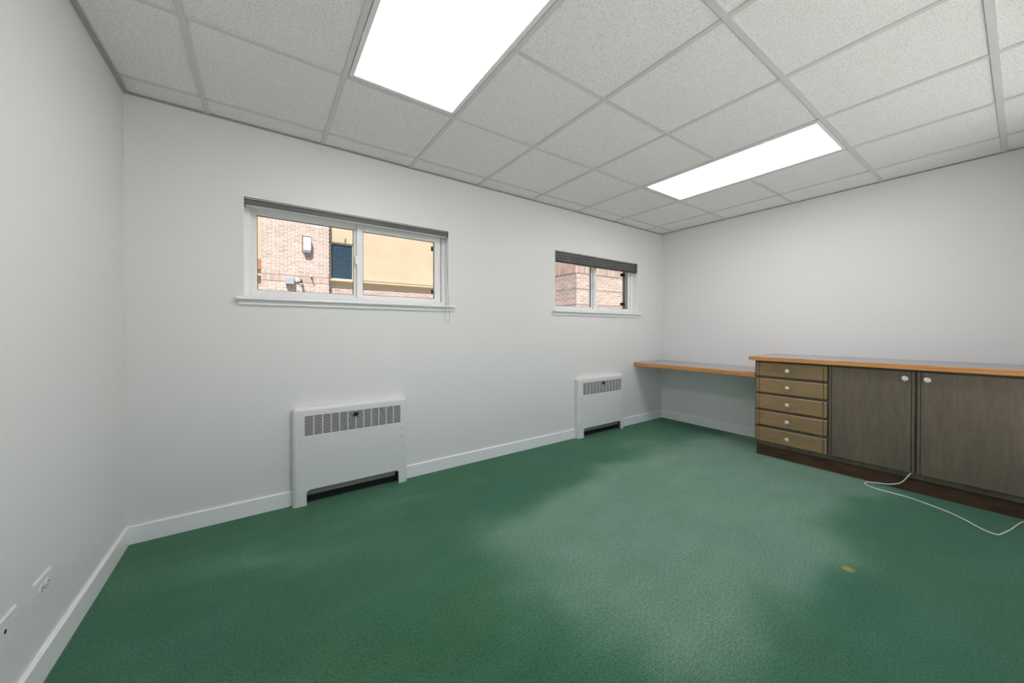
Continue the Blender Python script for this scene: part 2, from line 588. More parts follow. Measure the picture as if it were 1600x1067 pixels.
for (a0, a1, ax, prof) in ((RY, 0, 'y', [(0, RH - 0.001), (0.022, RH - 0.001), (0.022, RH + 0.002), (0.002, RH + 0.002), (0.002, RH + 0.025), (0, RH + 0.025)]),
                           (RY, 0, 'y', [(RW, RH - 0.001), (RW - 0.012, RH - 0.001), (RW - 0.012, RH + 0.002), (RW - 0.002, RH + 0.002), (RW - 0.002, RH + 0.025), (RW, RH + 0.025)]),
                           (0, RW, 'x', [(0, RH - 0.002), (-0.012, RH - 0.002), (-0.012, RH + 0.002), (-0.002, RH + 0.002), (-0.002, RH + 0.025), (0, RH + 0.025)])):
    bm = bmesh.new()
    prism(bm, prof, ax, a0, a1)
    obj('wall_angle', bm, M['angle'], ceil)

# recessed light fixtures
fix_labels = ['large bright ceiling light nearest the left wall, cut by the picture top',
              'bright ceiling light farther right toward the desk, shown whole']
for (c, r0), lb in zip(FIX, fix_labels):
    x0, x1 = gx[c] + 0.012, gx[c + 1] - 0.012
    y1, y0 = gy[r0] - 0.012, gy[r0 + 2] + 0.012
    f = thing('ceiling_light', ((x0 + x1) / 2, (y0 + y1) / 2, RH), lb, 'ceiling light', 'recessed ceiling lights')
    obj('housing', B((x0, x1, y0, y1, RH + 0.022, RH + 0.045)), M['gap'], f)
    z0, z1 = RH + 0.002, RH + 0.014
    g, w = 0.004, 0.022
    bm = B((x0 + g, x1 - g, y0 + g, y0 + g + w, z0, z1), (x0 + g, x1 - g, y1 - g - w, y1 - g, z0, z1),
           (x0 + g, x0 + g + w, y0 + g + w, y1 - g - w, z0, z1), (x1 - g - w, x1 - g, y0 + g + w, y1 - g - w, z0, z1))
    obj('door_frame', bm, M['housing'], f)
    obj('lens', B((x0 + g + w, x1 - g - w, y0 + g + w, y1 - g - w, z0 + 0.006, z0 + 0.010)), M['lens'], f)
    for yy in (y0 + 0.32, y1 - 0.32):
        obj('latch', B((x0 + 0.001, x0 + 0.012, yy - 0.012, yy + 0.012, z0 - 0.003, z0 + 0.001), bevel=0.0008), M['housing'], f)

# ------------------------------------------------------------ windows
def window(idx, x0, label):
    x1 = x0 + WW
    wdw = thing('window_%d' % idx, ((x0 + x1) / 2, 0, WZ0), label, 'window', kind='structure')
    t = 0.006
    obj('jamb_liner', B((x0, x0 + t, -0.003, 0.075, WZ0, WZ1)), M['trim'], wdw)
    obj('jamb_liner', B((x1 - t, x1, -0.003, 0.075, WZ0, WZ1)), M['trim'], wdw)
    obj('head_liner', B((x0 + t, x1 - t, -0.003, 0.075, WZ1 - t, WZ1)), M['trim'], wdw)
    # stool with rounded nose and a moulded apron
    bm = bmesh.new()
    n = [(-0.034, 1.349), (-0.038, 1.353), (-0.040, 1.359), (-0.038, 1.365), (-0.034, 1.369), (-0.03, 1.371), (0.075, 1.371), (0.075, 1.346), (0.0, 1.346)]
    prism(bm, [(a, b) for a, b in n if a < 0.0] + [(0.0, 1.371), (0.0, 1.346)], 'x', x0 - 0.034, x1 + 0.04)
    sill = obj('sill', bm, M['trim'], wdw)
    obj('stool', B((x0, x1, 0.0, 0.075, 1.3705, 1.374)), M['trim'], wdw)
    bm = bmesh.new()
    prism(bm, [(0, 1.319), (-0.012, 1.319), (-0.016, 1.324), (-0.014, 1.332), (-0.022, 1.340), (-0.026, 1.346), (0, 1.346)], 'x', x0 - 0.022, x1 + 0.022)
    obj('apron', bm, M['trim'], wdw)
    # vinyl frame
    fw = 0.034
    ya, yb = 0.075, 0.15
    fr = obj('frame', B((x0, x0 + fw, ya, yb, WZ0, WZ1), (x1 - fw, x1, ya, yb, WZ0, WZ1),
             (x0 + fw, x1 - fw, ya, yb, WZ0, WZ0 + fw), (x0 + fw, x1 - fw, ya, yb, WZ1 - fw, WZ1), bevel=0.003), M['vinyl'], wdw)
    obj('track', B((x1 - fw - 0.012, x1 - fw, ya + 0.03, yb - 0.03, WZ0 + fw, WZ1 - fw), (x0 + fw, x0 + fw + 0.008, ya + 0.008, ya + 0.02, WZ0 + fw, WZ1 - fw)), M['vinyl'], fr)
    def sash(a, b, y, gl, gr, gt, gb):
        za, zb = WZ0 + fw - 0.004, WZ1 - fw + 0.004
        s = obj('sash', B((a, gl, y, y + 0.03, za, zb), (gr, b, y, y + 0.03, za, zb), (gl, gr, y, y + 0.03, za, gb), (gl, gr, y, y + 0.03, gt, zb), bevel=0.002), M['vinyl'], wdw)
        obj('pane', B((gl - 0.004, gr + 0.004, y + 0.013, y + 0.017, gb - 0.004, gt + 0.004)), M['glass'], s)
        g = 0.003
        obj('gasket', B((gl, gl + g, y + 0.004, y + 0.013, gb, gt), (gr - g, gr, y + 0.004, y + 0.013, gb, gt), (gl, gr, y + 0.004, y + 0.013, gt - g, gt), (gl, gr, y + 0.004, y + 0.013, gb, gb + g)), M['dark_metal'], s)
        return s
    sash(x0 + fw - 0.004, x0 + 0.684, 0.108, x0 + 0.071, x0 + 0.660, 1.915, 1.427)
    s2 = sash(x0 + 0.678, x1 - fw - 0.012, 0.078, x0 + 0.720, x0 + 1.290, 1.905, 1.427)
    # latch on the meeting stile
    bm = B((x0 + 0.664, x0 + 0.682, 0.066, 0.08, 1.655, 1.72), bevel=0.004, seg=2)
    obj('latch', bm, M['vinyl'], s2)
    # exterior reveal lining and the two dark clips at its right side
    ext = obj('outer_reveal', B((x0 + 0.0, x0 + 0.01, 0.152, WT + 0.01, WZ0, WZ1), (x1 - 0.004, x1 + 0.006, 0.152, WT + 0.01, WZ0, WZ1),
              (x0, x1, 0.152, WT + 0.01, WZ1 - 0.008, WZ1), (x0, x1, 0.152, WT + 0.02, WZ0 - 0.01, WZ0 + 0.012)), M['exterior'], wdw)
    for zz in (1.876, 1.500):
        obj('clip', B((x1 - 0.075, x1 - 0.004, 0.196, 0.212, zz - 0.02, zz + 0.02), bevel=0.003), M['black'], wdw)
    return wdw
window(1, win_x[0], 'wide white sliding window nearer the left, with pull chain beside it')
window(2, win_x[1], 'white sliding window farther right, its top covered by a dark shade')

# broad unseen glazing added behind the camera to bring daylight to the ceiling
fa, fb, fc, fd = FWIN
w3 = thing('window_3', ((fa + fb) / 2, RY - 0.1, fc), 'broad unseen window added behind the camera to bring in daylight', 'window', kind='structure')
nm = 3
for i in range(nm + 1):
    xx = fa + (fb - fa) * i / nm
    obj('mullion', B((max(fa, xx - 0.03), min(fb, xx + 0.03), RY - 0.14, RY - 0.07, fc, fd), bevel=0.003), M['vinyl'], w3)
for i in range(nm):
    xa, xb = fa + (fb - fa) * i / nm + 0.03, fa + (fb - fa) * (i + 1) / nm - 0.03
    obj('rail', B((xa, xb, RY - 0.14, RY - 0.07, fc, fc + 0.05), bevel=0.003), M['vinyl'], w3)
    obj('rail', B((xa, xb, RY - 0.14, RY - 0.07, fd - 0.05, fd), bevel=0.003), M['vinyl'], w3)
    obj('pane', B((xa, xb, RY - 0.107, RY - 0.103, fc + 0.05, fd - 0.05)), M['glass'], w3)
o = obj('roof', B((-0.2, RW + 0.2, RY - 1.75, WT, 2.625, 2.80)), M['exterior'])  # overhang added to block direct sun through the added glazing
tag(o, 'flat roof, its unseen overhang added to keep direct sun out of the room', 'roof', kind='structure')
o = obj('bounce_terrace', B((-6, 11, RY - 9, RY - 0.2, -0.3, -0.1)), M['concrete'])  # pale slab added outside to bounce sunlight up to the ceiling
tag(o, 'unseen pale concrete slab added to bounce sunlight onto the ceiling', 'bounce_terrace', kind='structure')

# roller shades tucked up at the window heads
def shade(x0, zb, label, chain):
    a, b = x0 + 0.008, x0 + WW - 0.010 - (0.006 if chain else 0.02)
    zt = WZ1 - 0.007
    s = thing('roller_shade', ((a + b) / 2, 0.02, zb), label, 'window shade', 'rolled up window shades')
    if chain:
        bm = bmesh.new()
        prism(bm, [(0.000, zb + 0.006), (-0.002, zb + 0.012), (-0.002, zt - 0.016), (0.002, zt - 0.012), (0.05, zt - 0.012), (0.05, zb + 0.006)], 'x', a, b)
        obj('cassette', bm, M['shade'], s)
    else:
        # stacked folds of the lowered part
        prof = []
        nf = 3
        z_ = zt - 0.014
        hh = (z_ - zb - 0.008) / nf
        for i in range(nf):
            prof += [(0.010, z_ - i * hh), (0.002, z_ - (i + 0.35) * hh), (0.004, z_ - (i + 0.75) * hh)]
        prof += [(0.010, zb + 0.008), (0.05, zb + 0.008), (0.05, z_)]
        bm = bmesh.new()
        prism(bm, prof, 'x', a, b)
        obj('folded_fabric', bm, M['shade'], s)
    obj('head_rail', B((a, b, -0.003, 0.05, zt - 0.009, zt - 0.003), bevel=0.001), M['shade_rail'], s)
    obj('head_bracket', B((a, b, -0.004, 0.05, zt - 0.003, zt)), M['dark_metal'], s)
    obj('bottom_rail', B((a + 0.004, b - 0.004, -0.001, 0.03, zb, zb + 0.006), bevel=0.0015), M['shade_rail'] if chain else M['dark_metal'], s)
    obj('end_cap', B((b, b + 0.006, -0.002, 0.05, zb + 0.004, zt)), M['dark_metal'], s)
    obj('end_cap', B((a - 0.006, a, -0.002, 0.05, zb + 0.004, zt)), M['dark_metal'], s)
    if chain:
        xc = b - 0.018
        pts = []
        for i in range(15):
            u = i / 14
            pts.append((xc - 0.012 + 0.0 * u, 0.035 - 0.083 * min(1, u * 1.0), zb - 0.0 - u * (zb - 1.375)))
        cx, cy = xc - 0.002, -0.047
        for i in range(1, 18):
            u = i / 18
            ang = math.pi + u * math.pi
            pts.append((cx + 0.026 * math.cos(ang) * (0.6 + 0.8 * math.sin(u * math.pi)) , cy + 0.006, 1.375 - 0.15 * math.sin(u * math.pi) ** 0.55))
        for i in range(1, 15):
            u = i / 14
            pts.append((xc + 0.012, -0.048 + 0.083 * u, 1.375 + u * (zb - 1.375)))
        bm = bmesh.new()
        tube(bm, pts, 0.0012, 6)
        obj('pull_chain', bm, M['chain'], s)
shade(win_x[0], 1.938, 'slim dark grey shade fully rolled up over the left window', True)
shade(win_x[1], 1.876, 'dark grey shade lowered a little over the right window', False)

# ------------------------------------------------------------ wall heaters
def heater(x0, x1, label):
    h = thing('wall_heater', ((x0 + x1) / 2, -0.03, 0), label, 'heater', 'wall heaters under the windows')
    yf, zt = -0.062, 0.648
    R = 0.026
    # formed cover: front sheet with grille opening, arched foot cut-out, rounded top and side returns
    gx0, gx1, gz0, gz1 = x0 + 0.070, x1 - 0.056, 0.462, 0.592
    cx0, cx1, cz = x0 + 0.080, x1 - 0.070, 0.100
    bm = bmesh.new()
    def q(*p):
        bm.faces.new([bm.verts.new(v) for v in p])
    fx0, fx1, fz = x0 + R, x1 - R, zt - R
    xs = [fx0, gx0, gx1, fx1]
    zs = [cz, gz0, gz1, fz]
    for i in range(3):
        for k in range(3):
            if i == 1 and k == 1:
                continue
            q((xs[i], yf, zs[k]), (xs[i + 1], yf, zs[k]), (xs[i + 1], yf, zs[k + 1]), (xs[i], yf, zs[k + 1]))
    # legs below the arch, with rounded inner corners
    r = 0.022
    def leg(a, b, inner):
        pts = [(a, 0.0), (b, 0.0)] if inner == 'r' else [(b, 0.0), (a, 0.0)]
        s = 1 if inner == 'r' else -1
        e = b if inner == 'r' else a
        pts = [(a if inner == 'r' else b, cz), (a if inner == 'r' else b, 0), (e, 0), (e, cz - r)]
        for i in range(1, 5):
            an = i / 4 * math.pi / 2
            pts.append((e + s * r * (1 - math.cos(an)), cz - r + r * math.sin(an)))
        f = bm.faces.new([bm.verts.new((u, yf, v)) for u, v in pts])
        return f
    leg(fx0, cx0, 'r')
    leg(cx1, fx1, 'l')
    # rounded sides and top (quarter rounds of radius R) and sphere-ish corners
    N = 8
    yr = lambda an: yf + R - R * math.cos(an)
    for i in range(N):
        a0, a1 = i / N * math.pi / 2, (i + 1) / N * math.pi / 2
        s0, s1 = R * math.sin(a0), R * math.sin(a1)
        q((fx0 - s0, yr(a0), 0), (fx0 - s0, yr(a0), fz), (fx0 - s1, yr(a1), fz), (fx0 - s1, yr(a1), 0))
        q((fx1 + s0, yr(a0), 0), (fx1 + s1, yr(a1), 0), (fx1 + s1, yr(a1), fz), (fx1 + s0, yr(a0), fz))
        q((fx0, yr(a0), fz + s0), (fx1, yr(a0), fz + s0), (fx1, yr(a1), fz + s1), (fx0, yr(a1), fz + s1))
        for j in range(N):
            b0, b1 = j / N * math.pi / 2, (j + 1) / N * math.pi / 2
            for sx, fx in ((-1, fx0), (1, fx1)):
                P = lambda s, y, b: (fx + sx * s * math.cos(b), y, fz + s * math.sin(b))
                if s0 < 1e-9:
                    q(P(s0, yr(a0), 0), P(s1, yr(a1), b0), P(s1, yr(a1), b1))
                else:
                    q(P(s0, yr(a0), b0), P(s1, yr(a1), b0), P(s1, yr(a1), b1), P(s0, yr(a0), b1))
    yb = -0.0
    ye_ = yf + R
    q((x0, ye_, 0), (x0, ye_, fz), (x0, yb, fz), (x0, yb, 0))
    q((x1, ye_, 0), (x1, yb, 0), (x1, yb, fz), (x1, ye_, fz))
    q((fx0, ye_, zt), (fx1, ye_, zt), (fx1, yb, zt), (fx0, yb, zt))
    for j in range(N):
        b0, b1 = j / N * math.pi / 2, (j + 1) / N * math.pi / 2
        for sx, fx in ((-1, fx0), (1, fx1)):
            P = lambda y, b: (fx + sx * R * math.cos(b), y, fz + R * math.sin(b))
            q(P(ye_, b0), P(yb, b0), P(yb, b1), P(ye_, b1))
    bmesh.ops.remove_doubles(bm, verts=bm.verts[:], dist=1e-5)
    bmesh.ops.recalc_face_normals(bm, faces=bm.faces[:])
    cov = obj('cover', bm, M['heater'], h)
    md = cov.modifiers.new('solid', 'SOLIDIFY'); md.thickness = 0.0016; md.offset = -1
    # grille: louvres and upright bars, both part of the cover
    nl = 13
    pz = (gz1 - gz0) / nl
    for i in range(nl + 1):
        z = gz0 + i * pz
        bm = bmesh.new()
        prism(bm, [(yf + 0.0002, z - 0.0018), (yf + 0.0002, z + 0.0018), (yf + 0.003, z + 0.0018), (yf + 0.003, z - 0.0018)], 'x', gx0, gx1)
        obj('louvre', bm, M['heater'], cov)
    nb = 12
    for i in range(1, nb):
        x = gx0 + (gx1 - gx0) * i / nb
        obj('grille_bar', B((x - 0.0028, x + 0.0028, yf - 0.0006, yf + 0.002, gz0, gz1)), M['heater'], cov)
    obj('baffle', B((x0 + 0.03, x1 - 0.03, -0.012, -0.008, 0.13, 0.61)), M['dark_in'], h)
    obj('back_plate', B((x0 + 0.02, x1 - 0.02, -0.006, -0.0005, 0.0, 0.13)), M['dark_in'], h)
    # finned element seen through the foot opening
    el = obj('element', B((x0 + 0.06, x1 - 0.09, -0.046, -0.014, 0.060, 0.112), bevel=0.003), M['fin'], h)
    for i in range(24):
        x = x0 + 0.075 + i * (x1 - x0 - 0.18) / 23
        obj('fin', B((x - 0.0006, x + 0.0006, -0.048, -0.013, 0.056, 0.114)), M['fin'], el)
    bm = bmesh.new()
    tube(bm, [(x1 - 0.085, -0.03, 0.086), (x1 - 0.066, -0.03, 0.086), (x1 - 0.058, -0.03, 0.075), (x1 - 0.058, -0.03, 0.0)], 0.008, 10)
    obj('supply_pipe', bm, M['fin'], h, smooth=True)
    # damper knob
    xk = x0 + 0.385
    bm = bmesh.new()
    lathe(bm, [(0, 0.008), (0.006, 0.008), (0.006, 0.015), (0.011, 0.017), (0.018, 0.016), (0.021, 0.012)], (xk, yf - 0.0005, 0.570), (0, -1, 0), 20)
    obj('knob', bm, M['black'], h, smooth=False)
    for (xx, zz, mm) in ((x0 + 0.048, 0.421, 'screw'), (x0 + 0.049, 0.286, 'screw'), (x1 - 0.044, 0.418, 'screw'), (x1 - 0.041, 0.285, 'screw'), (x1 - 0.045, 0.358, 'black')):
        bm = bmesh.new()
        rr = 0.006 if mm == 'screw' else 0.004
        lathe(bm, [(0, rr), (0.001, rr), (0.0022, rr * 0.6)], (xx, yf, zz), (0, -1, 0), 12)
        obj('screw' if mm == 'screw' else 'lock_hole', bm, M[mm], h)
heater(*HX[0], 'white metal wall heater under the left window, the nearer of two')
heater(*HX[1], 'white metal wall heater near the desk, the farther of two')

# ------------------------------------------------------------ desk, cabinets, worktop
desk = thing('wall_desk', (4.69, -0.67, 0.72), 'wall mounted desk shelf with grey top and oak edge in the corner', 'desk')
obj('surface', B((4.414, RW, -1.333, -0.001, 0.722, 0.766)), M['laminate'], desk)
obj('edge_band', B((4.395, 4.414, -1.333, -0.001, 0.721, 0.7665), bevel=0.002), M['oak'], desk)
for yy in (-0.02, ):
    obj('wall_cleat', B((4.45, RW - 0.02, -0.021, -0.001, 0.690, 0.722)), M['wall'], desk)
obj('wall_cleat', B((RW - 0.021, RW - 0.001, -1.30, -0.021, 0.690, 0.722)), M['wall'], desk)

CF, CB, FX = 4.402, RW - 0.001, 4.385      # carcass front, back, faces of fronts
TOEX, CZ0, CZ1 = 4.436, 0.106, 0.883
YC = (-1.335, -1.866, -2.822)
def front_bm(y0, y1, z0, z1, strip=0.028, horizontal=False):
    """overlay front with thin end strips split off by a groove and an eased top edge"""
    bm = bmesh.new()
    g = 0.005
    box(bm, FX + 0.009, CF, y0, y1, z0, z1)
    def slab(a, b):
        prof = [(FX + 0.010, z0), (FX + 0.002, z0), (FX, z0 + 0.002), (FX, z1 - 0.005), (FX + 0.004, z1), (FX + 0.010, z1)]
        prism(bm, prof, 'y', a, b)
    slab(y0, y0 + strip - g)
    slab(y0 + strip, y1 - strip)
    slab(y1 - strip + g, y1)
    return bm
def knob(parent, y, z, r=0.016):
    bm = bmesh.new()
    lathe(bm, [(0, 0.008), (0.003, 0.009), (0.004, 0.005), (0.012, 0.005)], (FX, y, z), (-1, 0, 0), 12)
    st = obj('knob_stem', bm, M['chrome'], parent)
    bm = bmesh.new()
    lathe(bm, [(0.010, r * 0.45), (0.016, r * 0.85), (0.022, r), (0.027, r * 0.9), (0.032, r * 0.55)], (FX, y, z), (-1, 0, 0), 8)
    obj('knob', bm, M['crystal'], parent)
def carcass(parent, y0, y1, divs):
    """box with open front made of panels"""
    t = 0.018
    bm = B((CF, CB, y0, y0 + t, CZ0, CZ1), (CF, CB, y1 - t, y1, CZ0, CZ1), (CF, CB, y0 + t, y1 - t, CZ0, CZ0 + 0.045),
           (CF, CB, y0 + t, y1 - t, CZ1 - 0.02, CZ1), (CB - 0.008, CB, y0 + t, y1 - t, CZ0 + 0.045, CZ1 - 0.02))
    for z in divs:
        box(bm, CF, CF + 0.03, y0 + t, y1 - t, z - 0.014, z + 0.014)
    obj('body', bm, M['carcass'], parent)
    obj('toe_kick', B((TOEX, CB, y0, y1, 0.0, CZ0)), M['toe'], parent)

cab = thing('drawer_cabinet', (4.69, (YC[0] + YC[1]) / 2, 0), 'dark stained cabinet of five drawers with crystal knobs beside the desk', 'cabinet')
dz = [(0.745, 0.867), (0.594, 0.720), (0.444, 0.571), (0.295, 0.420), (0.145, 0.268)]
carcass(cab, YC[1], YC[0], [(a[0] + b[1]) / 2 for a, b in zip(dz, dz[1:])])
for z0, z1 in dz:
    d = obj('drawer', front_bm(YC[1] + 0.007, YC[0] - 0.014, z0, z1, 0.026), M['drawer_wood'], cab)
    knob(d, -1.594, (z0 + z1) / 2 - 0.003, 0.0175)

cab2 = thing('door_cabinet', (4.69, (YC[1] + YC[2]) / 2, 0), 'dark stained cabinet with two wide doors and crystal knobs, cut by the right edge', 'cabinet')
carcass(cab2, YC[2], YC[1], [])
obj('centre_stile', B((CF, CF + 0.02, -2.362, -2.326, CZ0 + 0.045, CZ1 - 0.02)), M['carcass'], cab2)
for y0, y1, yk in ((-2.336, -1.872, -2.291), (-2.812, -2.350, -2.396)):
    d = obj('door', front_bm(y0, y1, 0.146, 0.868, 0.017), M['door_wood'], cab2)
    knob(d, yk, 0.817, 0.019)

obj('filler_panel', B((CF - 0.012, CF + 0.006, -3.058, -2.824, CZ0, CZ1)), M['carcass'], cab2)
obj('filler_toe', B((TOEX, TOEX + 0.02, -3.058, -2.824, 0, CZ0)), M['toe'], cab2)
wt = thing('worktop', (4.66, -2.06, 0.884), 'grey laminate worktop with oak edge over the cabinets', 'worktop')
obj('surface', B((4.360, RW - 0.001, -3.058, -1.321, 0.885, 0.9185)), M['laminate'], wt)
obj('edge_band', B((4.340, 4.360, -3.058, -1.302, 0.884, 0.919), bevel=0.002), M['oak'], wt)
obj('edge_band', B((4.360, RW - 0.001, -1.321, -1.302, 0.884, 0.919), bevel=0.002), M['oak'], wt)

# ------------------------------------------------------------ wall plates
def plate_box(axis_x, sgn, y0, y1, z0, z1, t=0.006):
    a, b = sorted((axis_x, axis_x + sgn * t))
    bm = bmesh.new()
    box(bm, a, b, y0, y1, z0, z1)
    xf = axis_x + sgn * t
    es = [e for e in bm.edges if all(abs(v.co.x - xf) < 1e-6 for v in e.verts)]
    bmesh.ops.bevel(bm, geom=es, offset=0.003, segments=2, affect='EDGES')
    return bm
def outlet(x, sgn, yc, zc, label):
    p = thing('wall_outlet', (x, yc, zc - 0.038), label, 'outlet', 'horizontal wall outlets')
    obj('plate', plate_box(x, sgn, yc - 0.059, yc + 0.059, zc - 0.038, zc + 0.038), M['plate'], p)
    xf = x + sgn * 0.006
    for s in (-1, 1):
        bm = bmesh.new()
        lathe(bm, [(0, 0.0165), (0.0012, 0.0165), (0.0022, 0.0155)], (xf, yc + s * 0.0195, zc), (sgn, 0, 0), 20)
        rc = obj('receptacle', bm, M['plate'], p)
        x2 = xf + sgn * 0.0022
        for dz_ in (-0.006, 0.006):
            obj('slot', B((*sorted((x2, x2 + sgn * 0.0004)), yc + s * 0.0195 - 0.0010 - 0.004, yc + s * 0.0195 + 0.004, zc + dz_ - 0.0012, zc + dz_ + 0.0012)), M['gap'], rc)
        obj('slot', B((*sorted((x2, x2 + sgn * 0.0004)), yc + s * 0.0195 + 0.008, yc + s * 0.0195 + 0.012, zc - 0.002, zc + 0.002)), M['gap'], rc)
    bm = bmesh.new()
    lathe(bm, [(0, 0.003), (0.001, 0.003)], (xf, yc, zc), (sgn, 0, 0), 10)
    obj('screw', bm, M['screw'], p)
outlet(0.0, 1, -0.900, 0.303, 'white double outlet plate low on the left wall')
outlet(RW, -1, -0.898, 0.333, 'white outlet plate on the wall under the desk')
jp = thing('cable_plate', (0.0, -1.114, 0.264), 'white wall plate with a dark cable hole, cut by the left edge', 'wall plate')
obj('plate', plate_box(0.0, 1, -1.173, -1.055, 0.264, 0.342), M['plate'], jp)
bm = bmesh.new()
lathe(bm, [(0, 0.006), (0.0008, 0.006)], (0.006, -1.121, 0.303), (1, 0, 0), 14)
obj('cable_hole', bm, M['gap'], jp)
for yy in (-1.163, -1.068):
    bm = bmesh.new()
    lathe(bm, [(0, 0.003), (0.001, 0.003)], (0.006, yy, 0.303), (1, 0, 0), 10)
    obj('screw', bm, M['screw'], jp)

# ------------------------------------------------------------ white cable from the cabinet across the carpet
def smooth_path(P, n=8):
    P = [Vector(p) for p in P]
    out = []
    for i in range(len(P) - 1):
        p0, p1, p2, p3 = P[max(i - 1, 0)], P[i], P[i + 1], P[min(i + 2, len(P) - 1)]
        for k in range(n):
            t = k / n
            out.append(0.5 * ((2 * p1) + (-p0 + p2) * t + (2 * p0 - 5 * p1 + 4 * p2 - p3) * t * t + (-p0 + 3 * p1 - 3 * p2 + p3) * t ** 3))
    return out + [P[-1]]
cz_ = 0.0035
path = [(4.3945, -2.322, 0.1455), (4.391, -2.312, 0.128), (4.388, -2.29, 0.085), (4.392, -2.262, 0.050), (4.392, -2.21, 0.026), (4.388, -2.15, 0.016),
        (4.372, -2.105, 0.009), (4.343, -2.092, cz_), (4.296, -2.130, cz_), (4.281, -2.216, cz_), (4.275, -2.325, cz_), (4.237, -2.416, cz_), (4.190, -2.501, cz_),
        (4.131, -2.568, cz_), (4.066, -2.619, cz_), (4.022, -2.666, cz_), (4.018, -2.697, cz_), (4.074, -2.715, cz_), (4.172, -2.739, cz_), (4.267, -2.756, cz_), (4.373, -2.782, cz_), (4.40, -2.84, cz_), (4.36, -2.93, cz_)]
bm = bmesh.new()
tube(bm, smooth_path(path), 0.0034, 8)
o = obj('cable', bm, M['cable'], smooth=True)
tag(o, 'thin white cable trailing from the cabinet door across the green carpet', 'cable')
bm = B((4.364, 4.398, -2.176, -2.150, 0.0, 0.007), bevel=0.002, seg=2)
o = obj('cable_clip', bm, M['blue'])
tag(o, 'small blue clip on the carpet beside the white cable', 'clip')

# ------------------------------------------------------------ outside
o = obj('ground', B((-12, 20, WT, 24, -0.9, -0.6)), M['ground'])
tag(o, 'grey paved ground between the two buildings', 'ground', kind='structure')

MOD, CRS = 0.213, 0.0677
BL, BH = 0.199, 0.054
BD = 0.02
unit = bpy.data.meshes.new('brick')
b_ = B((-0.5, 0.5, -0.5, 0.5, -0.5, 0.5))
b_.to_mesh(unit); b_.free()
unit.materials.append(M['brick'])

def courses(a, b, z0, z1, jo=0.0):
    """running-bond pieces (u0,u1,z0,z1) clipped to a..b"""
    out = []
    k = 0
    z = z0
    while z + BH <= z1 + 1e-6:
        u = a - (MOD / 2 if k % 2 else 0)
        while u < b:
            u0, u1 = max(u, a), min(u + BL, b)
            if u1 - u0 > 0.03:
                out.append((u0, u1, z, z + BH))
            u += MOD
        z += CRS
        k += 1
    return out
def soldiers(a, b, z0, z1, w=0.062, p=0.0715):
    n = max(1, round((b - a) / p))
    p = (b - a) / n
    return [(a + i * p + 0.0055, a + (i + 1) * p - 0.0055, z0, z1) for i in range(n)]

def lay(parent, pieces, face, axis, vis, name='brick', stuff='brick_field', limit=300):
    """face: coordinate of the brick fronts; axis 'y' = wall facing -y, 'x' = wall facing -x"""
    rest = bmesh.new()
    nv = 0
    for u0, u1, z0, z1 in pieces:
        uc, zc = (u0 + u1) / 2, (z0 + z1) / 2
        pr = random.uniform(0, 0.0025)
        c0 = face + pr
        if vis(uc, zc) and nv < limit:
            nv += 1
            if axis == 'y':
                inst(name, unit, parent, (uc, c0 + BD / 2, zc), (u1 - u0, BD, z1 - z0))
            else:
                inst(name, unit, parent, (c0 + BD / 2, uc, zc), (BD, u1 - u0, z1 - z0))
        else:
            if axis == 'y':
                box(rest, u0, u1, c0, c0 + BD, z0, z1)
            else:
                box(rest, c0, c0 + BD, u0, u1, z0, z1)
    if rest.verts:
        r = obj(stuff, rest, M['brick'], parent)
        r['kind'] = 'stuff'
    else:
        rest.free()
    return nv

# main building across the yard
PY = 10.8                     # brick pier face
SYF = 11.08                   # recessed stucco face
bld = thing('brick_building', (3.0, PY + 1, -0.6), 'sunlit building of pale brick and tan stucco seen through the left window', 'building')
px0, px1 = 0.585, 2.468
TOPZ = 7.0
pier = obj('brick_pier', B((px0, px1, PY + 0.07, SYF + 0.3, -0.6, TOPZ), *[(px0, px1, PY + 0.005, PY + 0.08, a, b) for a, b in ((-0.6, 2.722), (2.737, 2.931), (2.949, TOPZ))]), M['mortar'], bld)
visP = lambda u, z: 2.36 < z < 4.78
pcs = []
for a, b in ((px0, 0.897), (0.905, 2.132), (2.142, px1)):
    pcs += courses(a, b, 3.052, TOPZ)
    pcs += courses(a, b, 2.716 - 49 * CRS, 2.72)
n1 = lay(pier, pcs, PY, 'y', visP, limit=260)
lay(pier, soldiers(px0, px1, 2.738, 2.930), PY - 0.012, 'y', lambda u, z: True, 'soldier_brick')
lay(pier, soldiers(px0, px1, 2.950, 3.042), PY - 0.002, 'y', lambda u, z: True, 'rowlock_brick')
# return faces of the pier in brick
ret = courses(PY + 0.01, SYF - 0.01, -0.5, TOPZ)
rest = bmesh.new()
for u0, u1, z0, z1 in ret:
    box(rest, px0 - 0.006, px0 + 0.01, u0, u1, z0, z1)
    box(rest, px1 - 0.01, px1 + 0.006, u0, u1, z0, z1)
r = obj('return_bricks', rest, M['brick'], pier); r['kind'] = 'stuff'

